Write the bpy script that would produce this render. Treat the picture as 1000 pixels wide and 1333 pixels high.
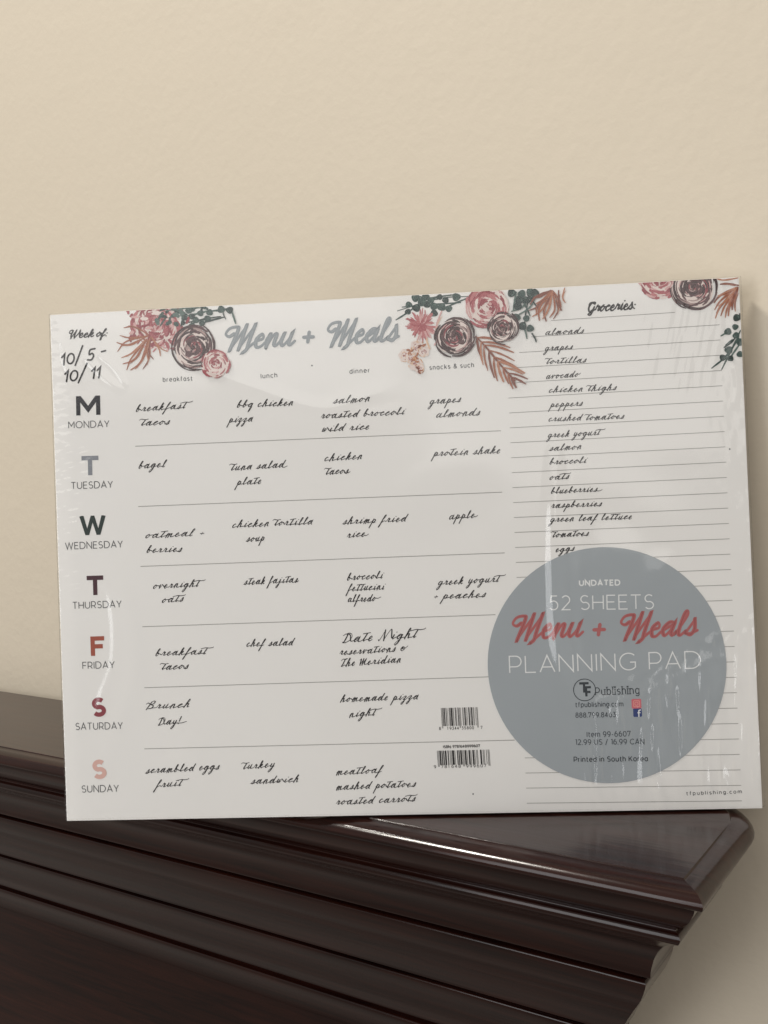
import bpy, bmesh, math, random
import numpy as np
from mathutils import Matrix, Vector

for o in list(bpy.data.objects):
    bpy.data.objects.remove(o)
S = bpy.context.scene
C = S.collection
random.seed(7)
RNG = np.random.default_rng(11)

# ------------------------------------------------------------------ camera
# world: x along the wall (0 = end of the cabinet top), y = 0 the wall, z = 0 the cabinet top; metres
CAM = Vector((0.11185, -0.45926, 0.15252))
c_right = Vector((0.831947, 0.553232, -0.042409))
c_down = Vector((-0.010385, -0.060893, -0.998090))
c_fwd = Vector((-0.554757, 0.830799, -0.044914))
cam = bpy.data.cameras.new('camera')
camo = bpy.data.objects.new('camera', cam)
C.objects.link(camo)
camo.matrix_world = Matrix((
    (c_right.x, -c_down.x, -c_fwd.x, CAM.x),
    (c_right.y, -c_down.y, -c_fwd.y, CAM.y),
    (c_right.z, -c_down.z, -c_fwd.z, CAM.z),
    (0, 0, 0, 1)))
cam.sensor_fit = 'HORIZONTAL'
cam.sensor_width = 36
cam.lens = 46.8
cam.clip_start = 0.01
cam.clip_end = 50
S.camera = camo

# ------------------------------------------------------------------ world, lamps, exposure
w = bpy.data.worlds.new('World')
S.world = w
w.use_nodes = True
bg = w.node_tree.nodes['Background']
bg.inputs[1].default_value = 1.0
# the room: pale ceiling and walls above, darker floor below
wtc = w.node_tree.nodes.new('ShaderNodeTexCoord')
wsp = w.node_tree.nodes.new('ShaderNodeSeparateXYZ')
wrp = w.node_tree.nodes.new('ShaderNodeValToRGB')
wrp.color_ramp.elements[0].position = 0.28
wrp.color_ramp.elements[0].color = (0.25, 0.225, 0.20, 1)
wrp.color_ramp.elements[1].position = 0.62
wrp.color_ramp.elements[1].color = (0.46, 0.44, 0.415, 1)
wma = w.node_tree.nodes.new('ShaderNodeMath')
wma.operation = 'MULTIPLY_ADD'
wma.inputs[1].default_value = 0.5
wma.inputs[2].default_value = 0.5
w.node_tree.links.new(wtc.outputs['Generated'], wsp.inputs[0])
w.node_tree.links.new(wsp.outputs['Z'], wma.inputs[0])
w.node_tree.links.new(wma.outputs[0], wrp.inputs[0])
w.node_tree.links.new(wrp.outputs[0], bg.inputs[0])


def area(name, loc, target, sx, sy, power, col):
    l = bpy.data.lights.new(name, 'AREA')
    l.shape = 'RECTANGLE'
    l.size = sx
    l.size_y = sy
    l.energy = power
    l.color = col
    o = bpy.data.objects.new(name, l)
    C.objects.link(o)
    o.location = loc
    d = Vector(target) - Vector(loc)
    o.rotation_euler = d.to_track_quat('-Z', 'Y').to_euler()
    return o


area('ceiling_lamp', (-1.62, -1.30, 2.62), (-0.1, -0.05, 0.12), 0.30, 0.30, 65, (1.0, 0.945, 0.86))
area('sheen_panel_left', (0.06, -1.21, 0.76), (-0.12, -0.10, 0.76), 0.72, 0.68, 2.9, (1.0, 0.975, 0.94))  # unseen panel added for the pale sheen across the upper film, also fills the page
area('sheen_panel_right', (0.62, -0.96, 0.66), (-0.02, -0.04, 0.60), 0.50, 0.80, 1.7, (1.0, 0.975, 0.94))  # unseen panel added to carry the film sheen lower on the right side
area('streak_fill_panel', (-0.64, -1.62, 0.22), (-0.12, -0.10, 0.12), 0.46, 1.3, 7.5, (0.97, 0.985, 1.0))  # unseen tall panel added for frontal fill and streaks on film creases and nosing

S.view_settings.view_transform = 'Standard'
S.view_settings.look = 'None'
S.view_settings.exposure = 0.0
S.view_settings.gamma = 1.0
S.view_settings.use_curve_mapping = False
S.cycles.max_bounces = 8
S.cycles.transparent_max_bounces = 16


# ------------------------------------------------------------------ materials
def srgb(r, g, b):
    def f(c):
        c /= 255.0
        return c / 12.92 if c <= 0.04045 else ((c + 0.055) / 1.055) ** 2.4
    return (f(r), f(g), f(b), 1)


def mat(name, col, rough=0.6, spec=0.3):
    m = bpy.data.materials.new(name)
    m.use_nodes = True
    b = m.node_tree.nodes['Principled BSDF']
    b.inputs['Base Color'].default_value = col
    b.inputs['Roughness'].default_value = rough
    b.inputs['Specular IOR Level'].default_value = spec
    return m


def N(m, kind, **kw):
    n = m.node_tree.nodes.new(kind)
    for k, v in kw.items():
        if k in n.inputs:
            n.inputs[k].default_value = v
        else:
            setattr(n, k, v)
    return n


def L(m, a, b):
    m.node_tree.links.new(a, b)


def mat_wall():
    m = mat('painted_plaster', (0.60, 0.525, 0.39, 1), 0.55, 0.25)
    b = m.node_tree.nodes['Principled BSDF']
    tc = N(m, 'ShaderNodeTexCoord')
    n1 = N(m, 'ShaderNodeTexNoise', Scale=190.0, Detail=3.0, Roughness=0.5)
    n2 = N(m, 'ShaderNodeTexNoise', Scale=34.0, Detail=2.0, Roughness=0.5)
    n3 = N(m, 'ShaderNodeTexNoise', Scale=2.2, Detail=2.0)
    for n in (n1, n2, n3):
        L(m, tc.outputs['Object'], n.inputs['Vector'])
    ad = N(m, 'ShaderNodeMath', operation='MULTIPLY_ADD')
    ad.inputs[1].default_value = 1.6
    L(m, n2.outputs['Fac'], ad.inputs[0])
    L(m, n1.outputs['Fac'], ad.inputs[2])
    bp = N(m, 'ShaderNodeBump', Strength=0.2, Distance=0.0013)
    L(m, ad.outputs[0], bp.inputs['Height'])
    L(m, bp.outputs['Normal'], b.inputs['Normal'])
    mx = N(m, 'ShaderNodeMix', data_type='RGBA')
    mx.inputs[6].default_value = (0.585, 0.52, 0.42, 1)
    mx.inputs[7].default_value = (0.615, 0.55, 0.45, 1)
    L(m, n3.outputs['Fac'], mx.inputs[0])
    L(m, mx.outputs[2], b.inputs['Base Color'])
    return m


def mat_wood():
    m = mat('polished_mahogany', (0.014, 0.006, 0.004, 1), 0.2, 0.33)
    b = m.node_tree.nodes['Principled BSDF']
    tc = N(m, 'ShaderNodeTexCoord')
    mp = N(m, 'ShaderNodeMapping')
    mp.inputs['Scale'].default_value = (2.2, 40.0, 40.0)
    L(m, tc.outputs['Object'], mp.inputs['Vector'])
    n1 = N(m, 'ShaderNodeTexNoise', Scale=6.0, Detail=6.0, Roughness=0.62)
    n1.inputs['Distortion'].default_value = 0.6
    L(m, mp.outputs[0], n1.inputs['Vector'])
    cr = N(m, 'ShaderNodeValToRGB')
    cr.color_ramp.elements[0].position = 0.33
    cr.color_ramp.elements[0].color = (0.008, 0.0023, 0.0017, 1)
    cr.color_ramp.elements[1].position = 0.72
    cr.color_ramp.elements[1].color = (0.027, 0.0068, 0.004, 1)
    L(m, n1.outputs['Fac'], cr.inputs[0])
    L(m, cr.outputs[0], b.inputs['Base Color'])
    n2 = N(m, 'ShaderNodeTexNoise', Scale=14.0, Detail=3.0)
    L(m, tc.outputs['Object'], n2.inputs['Vector'])
    rr = N(m, 'ShaderNodeMapRange')
    rr.inputs['To Min'].default_value = 0.10
    rr.inputs['To Max'].default_value = 0.20
    L(m, n2.outputs['Fac'], rr.inputs[0])
    L(m, rr.outputs[0], b.inputs['Roughness'])
    bp = N(m, 'ShaderNodeBump', Strength=0.12, Distance=0.0006)
    L(m, n1.outputs['Fac'], bp.inputs['Height'])
    L(m, bp.outputs['Normal'], b.inputs['Normal'])
    return m


def mat_paper():
    m = mat('white_paper', (0.72, 0.70, 0.67, 1), 0.5, 0.3)
    b = m.node_tree.nodes['Principled BSDF']
    tc = N(m, 'ShaderNodeTexCoord')
    n1 = N(m, 'ShaderNodeTexNoise', Scale=16.0, Detail=4.0)
    L(m, tc.outputs['Object'], n1.inputs['Vector'])
    mx = N(m, 'ShaderNodeMix', data_type='RGBA')
    mx.inputs[6].default_value = (0.815, 0.805, 0.785, 1)
    mx.inputs[7].default_value = (0.845, 0.835, 0.815, 1)
    L(m, n1.outputs['Fac'], mx.inputs[0])
    L(m, mx.outputs[2], b.inputs['Base Color'])
    return m


def mat_film():
    m = bpy.data.materials.new('clear_shrink_film')
    m.use_nodes = True
    nt = m.node_tree
    nt.nodes.remove(nt.nodes['Principled BSDF'])
    out = nt.nodes['Material Output']
    tr = N(m, 'ShaderNodeBsdfTransparent')
    tr.inputs[0].default_value = (0.985, 0.985, 0.985, 1)
    gl = N(m, 'ShaderNodeBsdfGlossy', Roughness=0.11)
    lw = N(m, 'ShaderNodeLayerWeight')
    lw.inputs['Blend'].default_value = 0.5
    pw = N(m, 'ShaderNodeMath', operation='POWER')
    pw.inputs[1].default_value = 5.0
    L(m, lw.outputs['Facing'], pw.inputs[0])
    ma = N(m, 'ShaderNodeMath', operation='MULTIPLY_ADD')
    ma.inputs[1].default_value = 0.85
    ma.inputs[2].default_value = 0.055
    L(m, pw.outputs[0], ma.inputs[0])
    mx = N(m, 'ShaderNodeMixShader')
    L(m, ma.outputs[0], mx.inputs[0])
    L(m, tr.outputs[0], mx.inputs[1])
    L(m, gl.outputs[0], mx.inputs[2])
    L(m, mx.outputs[0], out.inputs[0])
    return m


M_WALL = mat_wall()
M_WOOD = mat_wood()
M_PAPER = mat_paper()
M_FILM = mat_film()
INKS = {}


def ink(name, r, g, b):
    INKS[name] = mat(name + '_ink', srgb(r, g, b), 0.6, 0.2)


ink('black', 38, 36, 38)
ink('pen', 32, 30, 33)
ink('dark_grey', 84, 86, 88)
ink('rule', 150, 148, 145)
ink('title_grey', 146, 153, 158)
ink('title_light', 162, 168, 172)
ink('label_grey', 160, 167, 172)
ink('label_text', 78, 84, 90)
ink('label_dark', 52, 58, 64)
ink('white', 226, 228, 228)
ink('coral', 176, 100, 100)
ink('coral_dark', 156, 82, 84)
ink('mon', 40, 40, 46)
ink('tue', 134, 138, 145)
ink('wed', 44, 56, 54)
ink('thu', 72, 44, 52)
ink('fri', 160, 84, 68)
ink('sat', 140, 66, 74)
ink('sun', 216, 176, 166)
ink('plum', 62, 42, 44)
ink('plum_mid', 92, 64, 66)
ink('plum_light', 170, 146, 142)
ink('rose', 168, 92, 98)
ink('rose_mid', 186, 118, 120)
ink('rose_light', 210, 168, 166)
ink('rose_deep', 146, 68, 76)
ink('rust', 158, 98, 74)
ink('rust_mid', 178, 122, 96)
ink('rust_dark', 128, 76, 62)
ink('peach', 208, 160, 122)
ink('peach_light', 224, 190, 162)
ink('green', 62, 82, 78)
ink('green_dark', 44, 60, 58)
ink('green_mid', 88, 108, 102)
ink('blue', 52, 68, 120)
ink('insta', 205, 110, 120)
ink('insta_light', 224, 160, 150)


# ------------------------------------------------------------------ object helpers
def link(name, me, parent=None):
    o = bpy.data.objects.new(name, me)
    C.objects.link(o)
    if parent:
        o.parent = parent
    return o


def thing(name, label, cat, mw=None, group=None):
    o = bpy.data.objects.new(name, None)
    o.empty_display_size = 0.02
    C.objects.link(o)
    if mw is not None:
        o.matrix_world = mw
    o['label'] = label
    o['category'] = cat
    if group:
        o['group'] = group
    return o


def mesh_obj(name, verts, faces, m, parent=None, smooth=False):
    me = bpy.data.meshes.new(name)
    me.from_pydata(verts, [], faces)
    me.materials.append(m)
    if smooth:
        me.polygons.foreach_set('use_smooth', [True] * len(me.polygons))
    me.update()
    return link(name, me, parent)


def box_obj(name, lo, hi, m, parent=None, bevel=0.0):
    bm = bmesh.new()
    bmesh.ops.create_cube(bm, size=1)
    for v in bm.verts:
        v.co = Vector([(lo[i] + hi[i]) / 2 + v.co[i] * (hi[i] - lo[i]) for i in range(3)])
    if bevel:
        bmesh.ops.bevel(bm, geom=bm.edges[:], offset=bevel, segments=3, affect='EDGES', profile=0.6)
    me = bpy.data.meshes.new(name)
    bm.to_mesh(me)
    bm.free()
    me.materials.append(m)
    return link(name, me, parent)


# ------------------------------------------------------------------ wall
o = box_obj('wall', (-3.2, 0.0, -1.2), (1.6, 0.12, 2.2), M_WALL)
o['kind'] = 'structure'

# ------------------------------------------------------------------ cabinet with moulded top
CB = thing('wooden_mantel', 'dark polished mahogany mantel shelf with stepped crown moulding fixed to the beige wall',
           'mantel shelf', Matrix.Translation((-0.9, -0.05, -0.9)))
CBI = CB.matrix_world.inverted()
XL, XR, YF = -1.9, 0.0, -0.1065


YC, RC = -0.047, 0.032                    # the back corner of the right end is rounded off


def path(o_, round_):
    """plan of the moulded edge at an outward offset o_: front, mitre, end, back corner"""
    q = [(XL, YF - o_), (XR + o_ - 0.012, YF - o_), (XR + o_, YF - o_), (XR + o_, YF - o_ + 0.012), (XR + o_, YC)]
    if round_:
        for k in range(1, 13):
            t = math.radians(90 * k / 12)
            q.append((XR - RC + (RC + o_) * math.cos(t), min(YC + (RC + o_) * math.sin(t), -0.0004)))
    else:
        q += [(XR + o_ - 0.002, YC + 0.001), (XR - 0.14, YC + 0.001)]
    return q


def sweep(name, prof, round_=True, m=M_WOOD):
    """profile (out, z) in mm carried along the front and round the right end"""
    fine = spline2([(a / 1000, b / 1000) for a, b in prof], 6)
    V, F = [], []
    for (o_, z_) in fine:
        pp = path(o_, round_)
        V += [CBI @ Vector((x, y, z_)) for x, y in pp]
    c = len(pp)
    for i in range(len(fine) - 1):
        for j in range(c - 1):
            a = i * c + j
            F.append((a, a + c, a + c + 1, a + 1))
    ob = mesh_obj(name, V, F, m, CB, True)
    for e in ob.data.edges:
        v0, v1 = e.vertices[0] % c, e.vertices[1] % c
        if v0 == v1 and (v0 == 2 or (not round_ and v0 >= 4)):
            e.use_edge_sharp = True
    return ob


def spline2(p, k):
    p = [np.array(q, float) for q in p]
    out = []
    for i in range(len(p) - 1):
        p0 = p[i - 1] if i else 2 * p[0] - p[1]
        p1, p2 = p[i], p[i + 1]
        p3 = p[i + 2] if i + 2 < len(p) else 2 * p[-1] - p[-2]
        for s in range(k):
            t = s / k
            out.append(0.5 * ((2 * p1) + (-p0 + p2) * t + (2 * p0 - 5 * p1 + 4 * p2 - p3) * t * t
                              + (-p0 + 3 * p1 - 3 * p2 + p3) * t ** 3))
    out.append(p[-1])
    return out


# flat top board, its right back corner rounded
tp = [(XL, YF), (XR, YF)] + path(0.0, True)[4:] + [(XL, -0.0004)]
nt_ = len(tp)
V = [CBI @ Vector((x, y, 0)) for x, y in tp] + [CBI @ Vector((x, y, -0.006)) for x, y in tp]
mesh_obj('top_board', V, [tuple(range(nt_)), tuple(range(2 * nt_ - 1, nt_ - 1, -1))] + [(k, k + nt_, (k + 1) % nt_ + nt_, (k + 1) % nt_) for k in range(nt_)], M_WOOD, CB)
# rounded nosing, step, bead, deep cove
sweep('edge_moulding', [(0.0, 0.0), (0.7, -0.5), (2.0, -0.75), (4.6, -1.1), (7.4, -2.2), (9.2, -4.2), (9.5, -6.0), (8.2, -7.6), (5.2, -8.0)])
sweep('cove_moulding', [(5.2, -8.05), (5.2, -8.9), (4.6, -11.0), (2.0, -15.5), (-1.5, -19.5), (-4.5, -21.8), (-5.2, -23.0), (-3.4, -24.0),
                        (-3.0, -26.0), (-4.6, -28.2), (-8.0, -30.0), (-13.5, -35.0), (-18.0, -42.0), (-20.5, -49.0), (-21.2, -52.5), (-24.5, -53.4), (-28.0, -53.6)])
sweep('lower_moulding', [(-28.0, -53.7), (-27.6, -55.6), (-24.8, -56.4), (-24.4, -58.5), (-27.5, -66.0), (-32.5, -74.0), (-38.0, -83.0), (-41.8, -90.0), (-43.0, -92.0),
                         (-47.5, -92.6), (-47.6, -94.6), (-45.0, -95.4), (-46.0, -99.0), (-51.0, -108.0), (-57.0, -118.0), (-61.5, -126.0), (-65.5, -127.0), (-65.8, -129.0),
                         (-63.0, -130.2), (-64.0, -134.0), (-69.0, -143.0), (-75.0, -151.0), (-80.5, -156.0)], False)
box_obj('frieze_panel', CBI @ Vector((XL, YF + 0.0803, -0.9)), CBI @ Vector((XR - 0.0803, -0.0005, -0.1555)), M_WOOD, CB)

# ------------------------------------------------------------------ the planning pad
PW, PH = 0.305, 0.228
ax = Vector((0.868959, 0.494885, 0.0))
ay = Vector((-0.030974, 0.053057, 0.998111))
az = ax.cross(ay).normalized()
pb = Vector((-0.123988, -0.098796, 0.0001))
PAD = thing('planning_pad', 'shrink-wrapped white weekly menu planning pad with printed florals, standing on the dark mantel shelf',
            'planning pad', Matrix(((ax.x, ay.x, az.x, pb.x), (ax.y, ay.y, az.y, pb.y), (ax.z, ay.z, az.z, pb.z), (0, 0, 0, 1))))
HI = np.array([[1.1783151396908896e-03, -3.933677249347431e-05, -6.0462407357583355e-02],
               [8.411659486900177e-05, 1.539848685663154e-03, -6.368055397883782e-01],
               [5.711512396706477e-05, 1.089039584097449e-05, 1.0]])


def P(x, y):
    """traced point -> position on the page in mm (origin bottom centre of the page, y up)"""
    q = HI @ np.array([x, y, 1.0])
    return np.array([(q[0] / q[2] - 0.5) * PW * 1000, (1 - q[1] / q[2]) * PH * 1000])


box_obj('sheet_stack', (-PW / 2, 0.0, -0.0062), (PW / 2, PH, 0.0), M_PAPER, PAD, 0.0003)
box_obj('backing_card', (-PW / 2, 0.0002, -0.0073), (PW / 2, PH - 0.0002, -0.0063), mat('grey_card', (0.30, 0.28, 0.25, 1), 0.8), PAD)


# ------------------------------------------------------------------ print: ribbons of ink on the page
class Print:
    def __init__(s, layer=1):
        s.v, s.f, s.m, s.mats = [], [], [], []
        s.z = layer * 0.04
        s.e = 0.0

    def mi(s, name):
        if name not in s.mats:
            s.mats.append(name)
        return s.mats.index(name)

    def ribbon(s, pts, wd, col, caps=True):
        """polyline in mm with a width (number or list) -> one strip of quads"""
        p = np.array(pts, float)
        if len(p) < 2:
            return
        keep = [0] + [i for i in range(1, len(p)) if np.hypot(*(p[i] - p[i - 1])) > 1e-4]
        wv = np.full(len(p), wd, float) if np.isscalar(wd) else np.array(wd, float)
        p, wv = p[keep], wv[keep]
        if len(p) < 2:
            return
        d = np.diff(p, axis=0)
        d /= np.hypot(d[:, 0], d[:, 1])[:, None]
        if caps:
            r0, r1 = wv[0] / 2, wv[-1] / 2
            p = np.vstack([p[0] - d[0] * r0, p[0] - d[0] * r0 * 0.6, p, p[-1] + d[-1] * r1 * 0.6, p[-1] + d[-1] * r1])
            wv = np.concatenate([[wv[0] * 0.25, wv[0] * 0.8], wv, [wv[-1] * 0.8, wv[-1] * 0.25]])
            d = np.diff(p, axis=0)
            d /= np.maximum(np.hypot(d[:, 0], d[:, 1]), 1e-9)[:, None]
        n = len(p)
        base = len(s.v)
        mi = s.mi(col)
        for i in range(n):
            d0 = d[max(i - 1, 0)]
            d1 = d[min(i, n - 2)]
            t = d0 + d1
            q = np.hypot(*t)
            if q < 0.35:
                t = d1
                k = 1
            else:
                t = t / q
                k = min(1.0 / max(abs(t @ d1), 0.3), 3.0)
            nn = np.array([-t[1], t[0]]) * wv[i] / 2 * k
            s.e += 0.00002
            z = s.z + s.e
            s.v.append((p[i][0] + nn[0], p[i][1] + nn[1], z))
            s.v.append((p[i][0] - nn[0], p[i][1] - nn[1], z))
            if i:
                a = base + 2 * i
                s.f.append((a - 1, a + 1, a, a - 2))
                s.m.append(mi)
        s.e += 0.0004

    def poly(s, pts, col):
        s.e += 0.0008
        base = len(s.v)
        for q in pts:
            s.v.append((q[0], q[1], s.z + s.e))
        ar = sum(pts[i - 1][0] * pts[i][1] - pts[i][0] * pts[i - 1][1] for i in range(len(pts)))
        f = tuple(range(base, base + len(pts)))
        s.f.append(f if ar > 0 else f[::-1])
        s.m.append(s.mi(col))
        s.e += 0.0004

    def build(s, name, parent=None, clip=None):
        me = bpy.data.meshes.new(name)
        me.from_pydata([(a / 1000, b / 1000, c / 1000) for a, b, c in s.v], [], s.f)
        for m in s.mats:
            me.materials.append(INKS[m])
        me.polygons.foreach_set('material_index', s.m)
        me.update()
        if clip:
            bm = bmesh.new()
            bm.from_mesh(me)
            x0, y0, x1, y1 = [c / 1000 for c in clip]
            for co, no in (((x0, 0, 0), (-1, 0, 0)), ((x1, 0, 0), (1, 0, 0)), ((0, y0, 0), (0, -1, 0)), ((0, y1, 0), (0, 1, 0))):
                bmesh.ops.bisect_plane(bm, geom=bm.verts[:] + bm.edges[:] + bm.faces[:], plane_co=co, plane_no=no, clear_outer=True)
            bm.to_mesh(me)
            bm.free()
        return link(name, me, parent or PAD)


PAGE = (-152.3, 0.2, 152.3, 227.8)


def arc(cx, cy, rx, ry, a0, a1, n=12):
    return [(cx + rx * math.cos(math.radians(a0 + (a1 - a0) * i / n)), cy + ry * math.sin(math.radians(a0 + (a1 - a0) * i / n))) for i in range(n + 1)]


# --- geometric sans, capital height 1
X = 0.74
SANS = {
    'A': (0.80, [[(0, 0), (0.4, 1), (0.8, 0)], [(0.14, 0.3), (0.66, 0.3)]]),
    'B': (0.64, [[(0, 0), (0, 1), (0.32, 1)] + arc(0.32, 0.76, 0.25, 0.24, 90, -90, 10)[1:] + arc(0.34, 0.26, 0.3, 0.26, 90, -90, 10) + [(0, 0)], [(0, 0.52), (0.3, 0.52)]]),
    'C': (0.82, [arc(0.48, 0.5, 0.48, 0.5, 45, 315, 22)]),
    'D': (0.82, [[(0, 0), (0, 1), (0.34, 1)] + arc(0.34, 0.5, 0.48, 0.5, 90, -90, 16)[1:] + [(0, 0)]]),
    'E': (0.58, [[(0.58, 1), (0, 1), (0, 0), (0.6, 0)], [(0, 0.52), (0.52, 0.52)]]),
    'F': (0.56, [[(0.58, 1), (0, 1), (0, 0)], [(0, 0.48), (0.5, 0.48)]]),
    'G': (0.88, [arc(0.48, 0.5, 0.48, 0.5, 48, 315, 22) + [(0.84, 0.16), (0.84, 0.46), (0.56, 0.46)]]),
    'H': (0.74, [[(0, 0), (0, 1)], [(0.74, 0), (0.74, 1)], [(0, 0.5), (0.74, 0.5)]]),
    'I': (0.0, [[(0, 0), (0, 1)]]),
    'K': (0.68, [[(0, 0), (0, 1)], [(0.62, 1), (0.02, 0.38)], [(0.24, 0.6), (0.68, 0)]]),
    'L': (0.54, [[(0, 1), (0, 0), (0.56, 0)]]),
    'M': (0.88, [[(0, 0), (0, 1)], [(0, 1), (0.44, 0.3), (0.88, 1)], [(0.88, 1), (0.88, 0)]]),
    'N': (0.76, [[(0, 0), (0, 1), (0.76, 0), (0.76, 1)]]),
    'O': (1.0, [arc(0.5, 0.5, 0.5, 0.5, 90, 450, 30)]),
    'P': (0.62, [[(0, 0), (0, 1), (0.34, 1)] + arc(0.34, 0.68, 0.3, 0.32, 90, -90, 12)[1:] + [(0, 0.36)]]),
    'R': (0.66, [[(0, 0), (0, 1), (0.34, 1)] + arc(0.34, 0.68, 0.3, 0.32, 90, -90, 12)[1:] + [(0, 0.36)], [(0.36, 0.36), (0.66, 0)]]),
    'S': (0.62, [arc(0.32, 0.74, 0.28, 0.26, 40, 250, 12) + arc(0.32, 0.26, 0.3, 0.26, 80, -145, 14)]),
    'T': (0.70, [[(0, 1), (0.7, 1)], [(0.35, 1), (0.35, 0)]]),
    'U': (0.72, [[(0, 1), (0, 0.36)] + arc(0.36, 0.36, 0.36, 0.36, 180, 360, 14)[1:] + [(0.72, 1)]]),
    'W': (1.20, [[(0, 1), (0.3, 0), (0.6, 0.98), (0.9, 0), (1.2, 1)]]),
    'Y': (0.72, [[(0, 1), (0.36, 0.42), (0.72, 1)], [(0.36, 0.42), (0.36, 0)]]),
    '0': (0.64, [arc(0.32, 0.5, 0.32, 0.5, 90, 450, 24)]),
    '1': (0.24, [[(0.0, 0.98), (0.24, 1), (0.24, 0)]]),
    '2': (0.60, [arc(0.29, 0.71, 0.28, 0.29, 150, -38, 12) + [(0.02, 0), (0.62, 0)]]),
    '3': (0.60, [[(0.04, 1), (0.54, 1), (0.26, 0.62)] + arc(0.27, 0.31, 0.31, 0.31, 90, -145, 14)]),
    '4': (0.68, [[(0.44, 0), (0.44, 0.9)], [(0.42, 1), (0.02, 0.26), (0.66, 0.26)]]),
    '5': (0.60, [[(0.54, 1), (0.12, 1), (0.07, 0.56)] + arc(0.27, 0.32, 0.31, 0.32, 110, -145, 14)]),
    '6': (0.62, [arc(0.31, 0.32, 0.3, 0.32, 90, 450, 20), arc(0.42, 0.32, 0.41, 0.68, 182, 88, 10)]),
    '7': (0.60, [[(0, 0.8), (0, 1), (0.6, 1), (0.2, 0)]]),
    '8': (0.62, [arc(0.31, 0.76, 0.25, 0.24, 90, 450, 18), arc(0.31, 0.27, 0.31, 0.27, 90, 450, 20)]),
    '9': (0.62, [arc(0.31, 0.68, 0.3, 0.32, 90, 450, 20), arc(0.2, 0.68, 0.41, 0.68, 2, -92, 10)]),
    '.': (0.02, [[(0, -0.06), (0, 0.1)]]),
    ':': (0.02, [[(0, -0.06), (0, 0.1)], [(0, 0.5), (0, 0.66)]]),
    '-': (0.34, [[(0, 0.38), (0.34, 0.38)]]),
    '/': (0.44, [[(0, -0.12), (0.44, 1.06)]]),
    '&': (0.72, [[(0.72, 0)] + [(0.2, 0.64)] + arc(0.34, 0.8, 0.18, 0.2, 215, -40, 10) + [(0.1, 0.42)] + arc(0.28, 0.24, 0.26, 0.25, 150, 320, 10) + [(0.68, 0.48)]]),
    'a': (0.56, [arc(0.28, X / 2, 0.28, X / 2, 90, 450, 20), [(0.56, X), (0.56, 0)]]),
    'b': (0.56, [arc(0.28, X / 2, 0.28, X / 2, 90, 450, 20), [(0, 1.05), (0, 0)]]),
    'c': (0.50, [arc(0.3, X / 2, 0.3, X / 2, 48, 312, 16)]),
    'd': (0.56, [arc(0.28, X / 2, 0.28, X / 2, 90, 450, 20), [(0.56, 1.05), (0.56, 0)]]),
    'e': (0.58, [[(0.01, 0.36), (0.57, 0.36)] + arc(0.29, X / 2, 0.29, X / 2, 0, 310, 18)]),
    'f': (0.34, [[(0.12, 0), (0.12, 0.84)] + arc(0.3, 0.86, 0.18, 0.19, 180, 80, 6), [(0, 0.7), (0.34, 0.7)]]),
    'g': (0.56, [arc(0.28, X / 2, 0.28, X / 2, 90, 450, 20), [(0.56, X), (0.56, -0.05)] + arc(0.28, -0.05, 0.28, 0.24, 0, -150, 10)]),
    'h': (0.52, [[(0, 1.05), (0, 0)], [(0, 0.42)] + arc(0.26, 0.48, 0.26, 0.26, 180, 0, 10) + [(0.52, 0)]]),
    'i': (0.0, [[(0, X), (0, 0)], [(0, 0.94), (0, 1.08)]]),
    'k': (0.48, [[(0, 1.05), (0, 0)], [(0.44, X), (0, 0.28)], [(0.16, 0.44), (0.5, 0)]]),
    'l': (0.0, [[(0, 1.05), (0, 0)]]),
    'm': (0.92, [[(0, X), (0, 0)], [(0, 0.42)] + arc(0.23, 0.5, 0.23, 0.24, 180, 0, 8) + [(0.46, 0)], [(0.46, 0.42)] + arc(0.69, 0.5, 0.23, 0.24, 180, 0, 8) + [(0.92, 0)]]),
    'n': (0.52, [[(0, X), (0, 0)], [(0, 0.42)] + arc(0.26, 0.48, 0.26, 0.26, 180, 0, 10) + [(0.52, 0)]]),
    'o': (0.60, [arc(0.3, X / 2, 0.3, X / 2, 90, 450, 22)]),
    'p': (0.56, [arc(0.28, X / 2, 0.28, X / 2, 90, 450, 20), [(0, X), (0, -0.28)]]),
    'r': (0.28, [[(0, X), (0, 0)], [(0, 0.4)] + arc(0.26, 0.46, 0.26, 0.26, 180, 95, 6)]),
    's': (0.44, [arc(0.23, 0.55, 0.2, 0.19, 40, 250, 9) + arc(0.23, 0.19, 0.22, 0.19, 80, -145, 10)]),
    't': (0.34, [[(0.12, 0.95), (0.12, 0.2)] + arc(0.3, 0.2, 0.18, 0.2, 180, 290, 6), [(0, 0.72), (0.34, 0.72)]]),
    'u': (0.52, [[(0, X), (0, 0.26)] + arc(0.26, 0.26, 0.26, 0.26, 180, 360, 10) + [(0.52, X)], [(0.52, X), (0.52, 0)]]),
}


def frame(p0, p1):
    a, b = P(*p0), P(*p1)
    d = b - a
    ln = float(np.hypot(*d))
    d = d / ln
    return a, d, np.array([-d[1], d[0]]), ln


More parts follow.
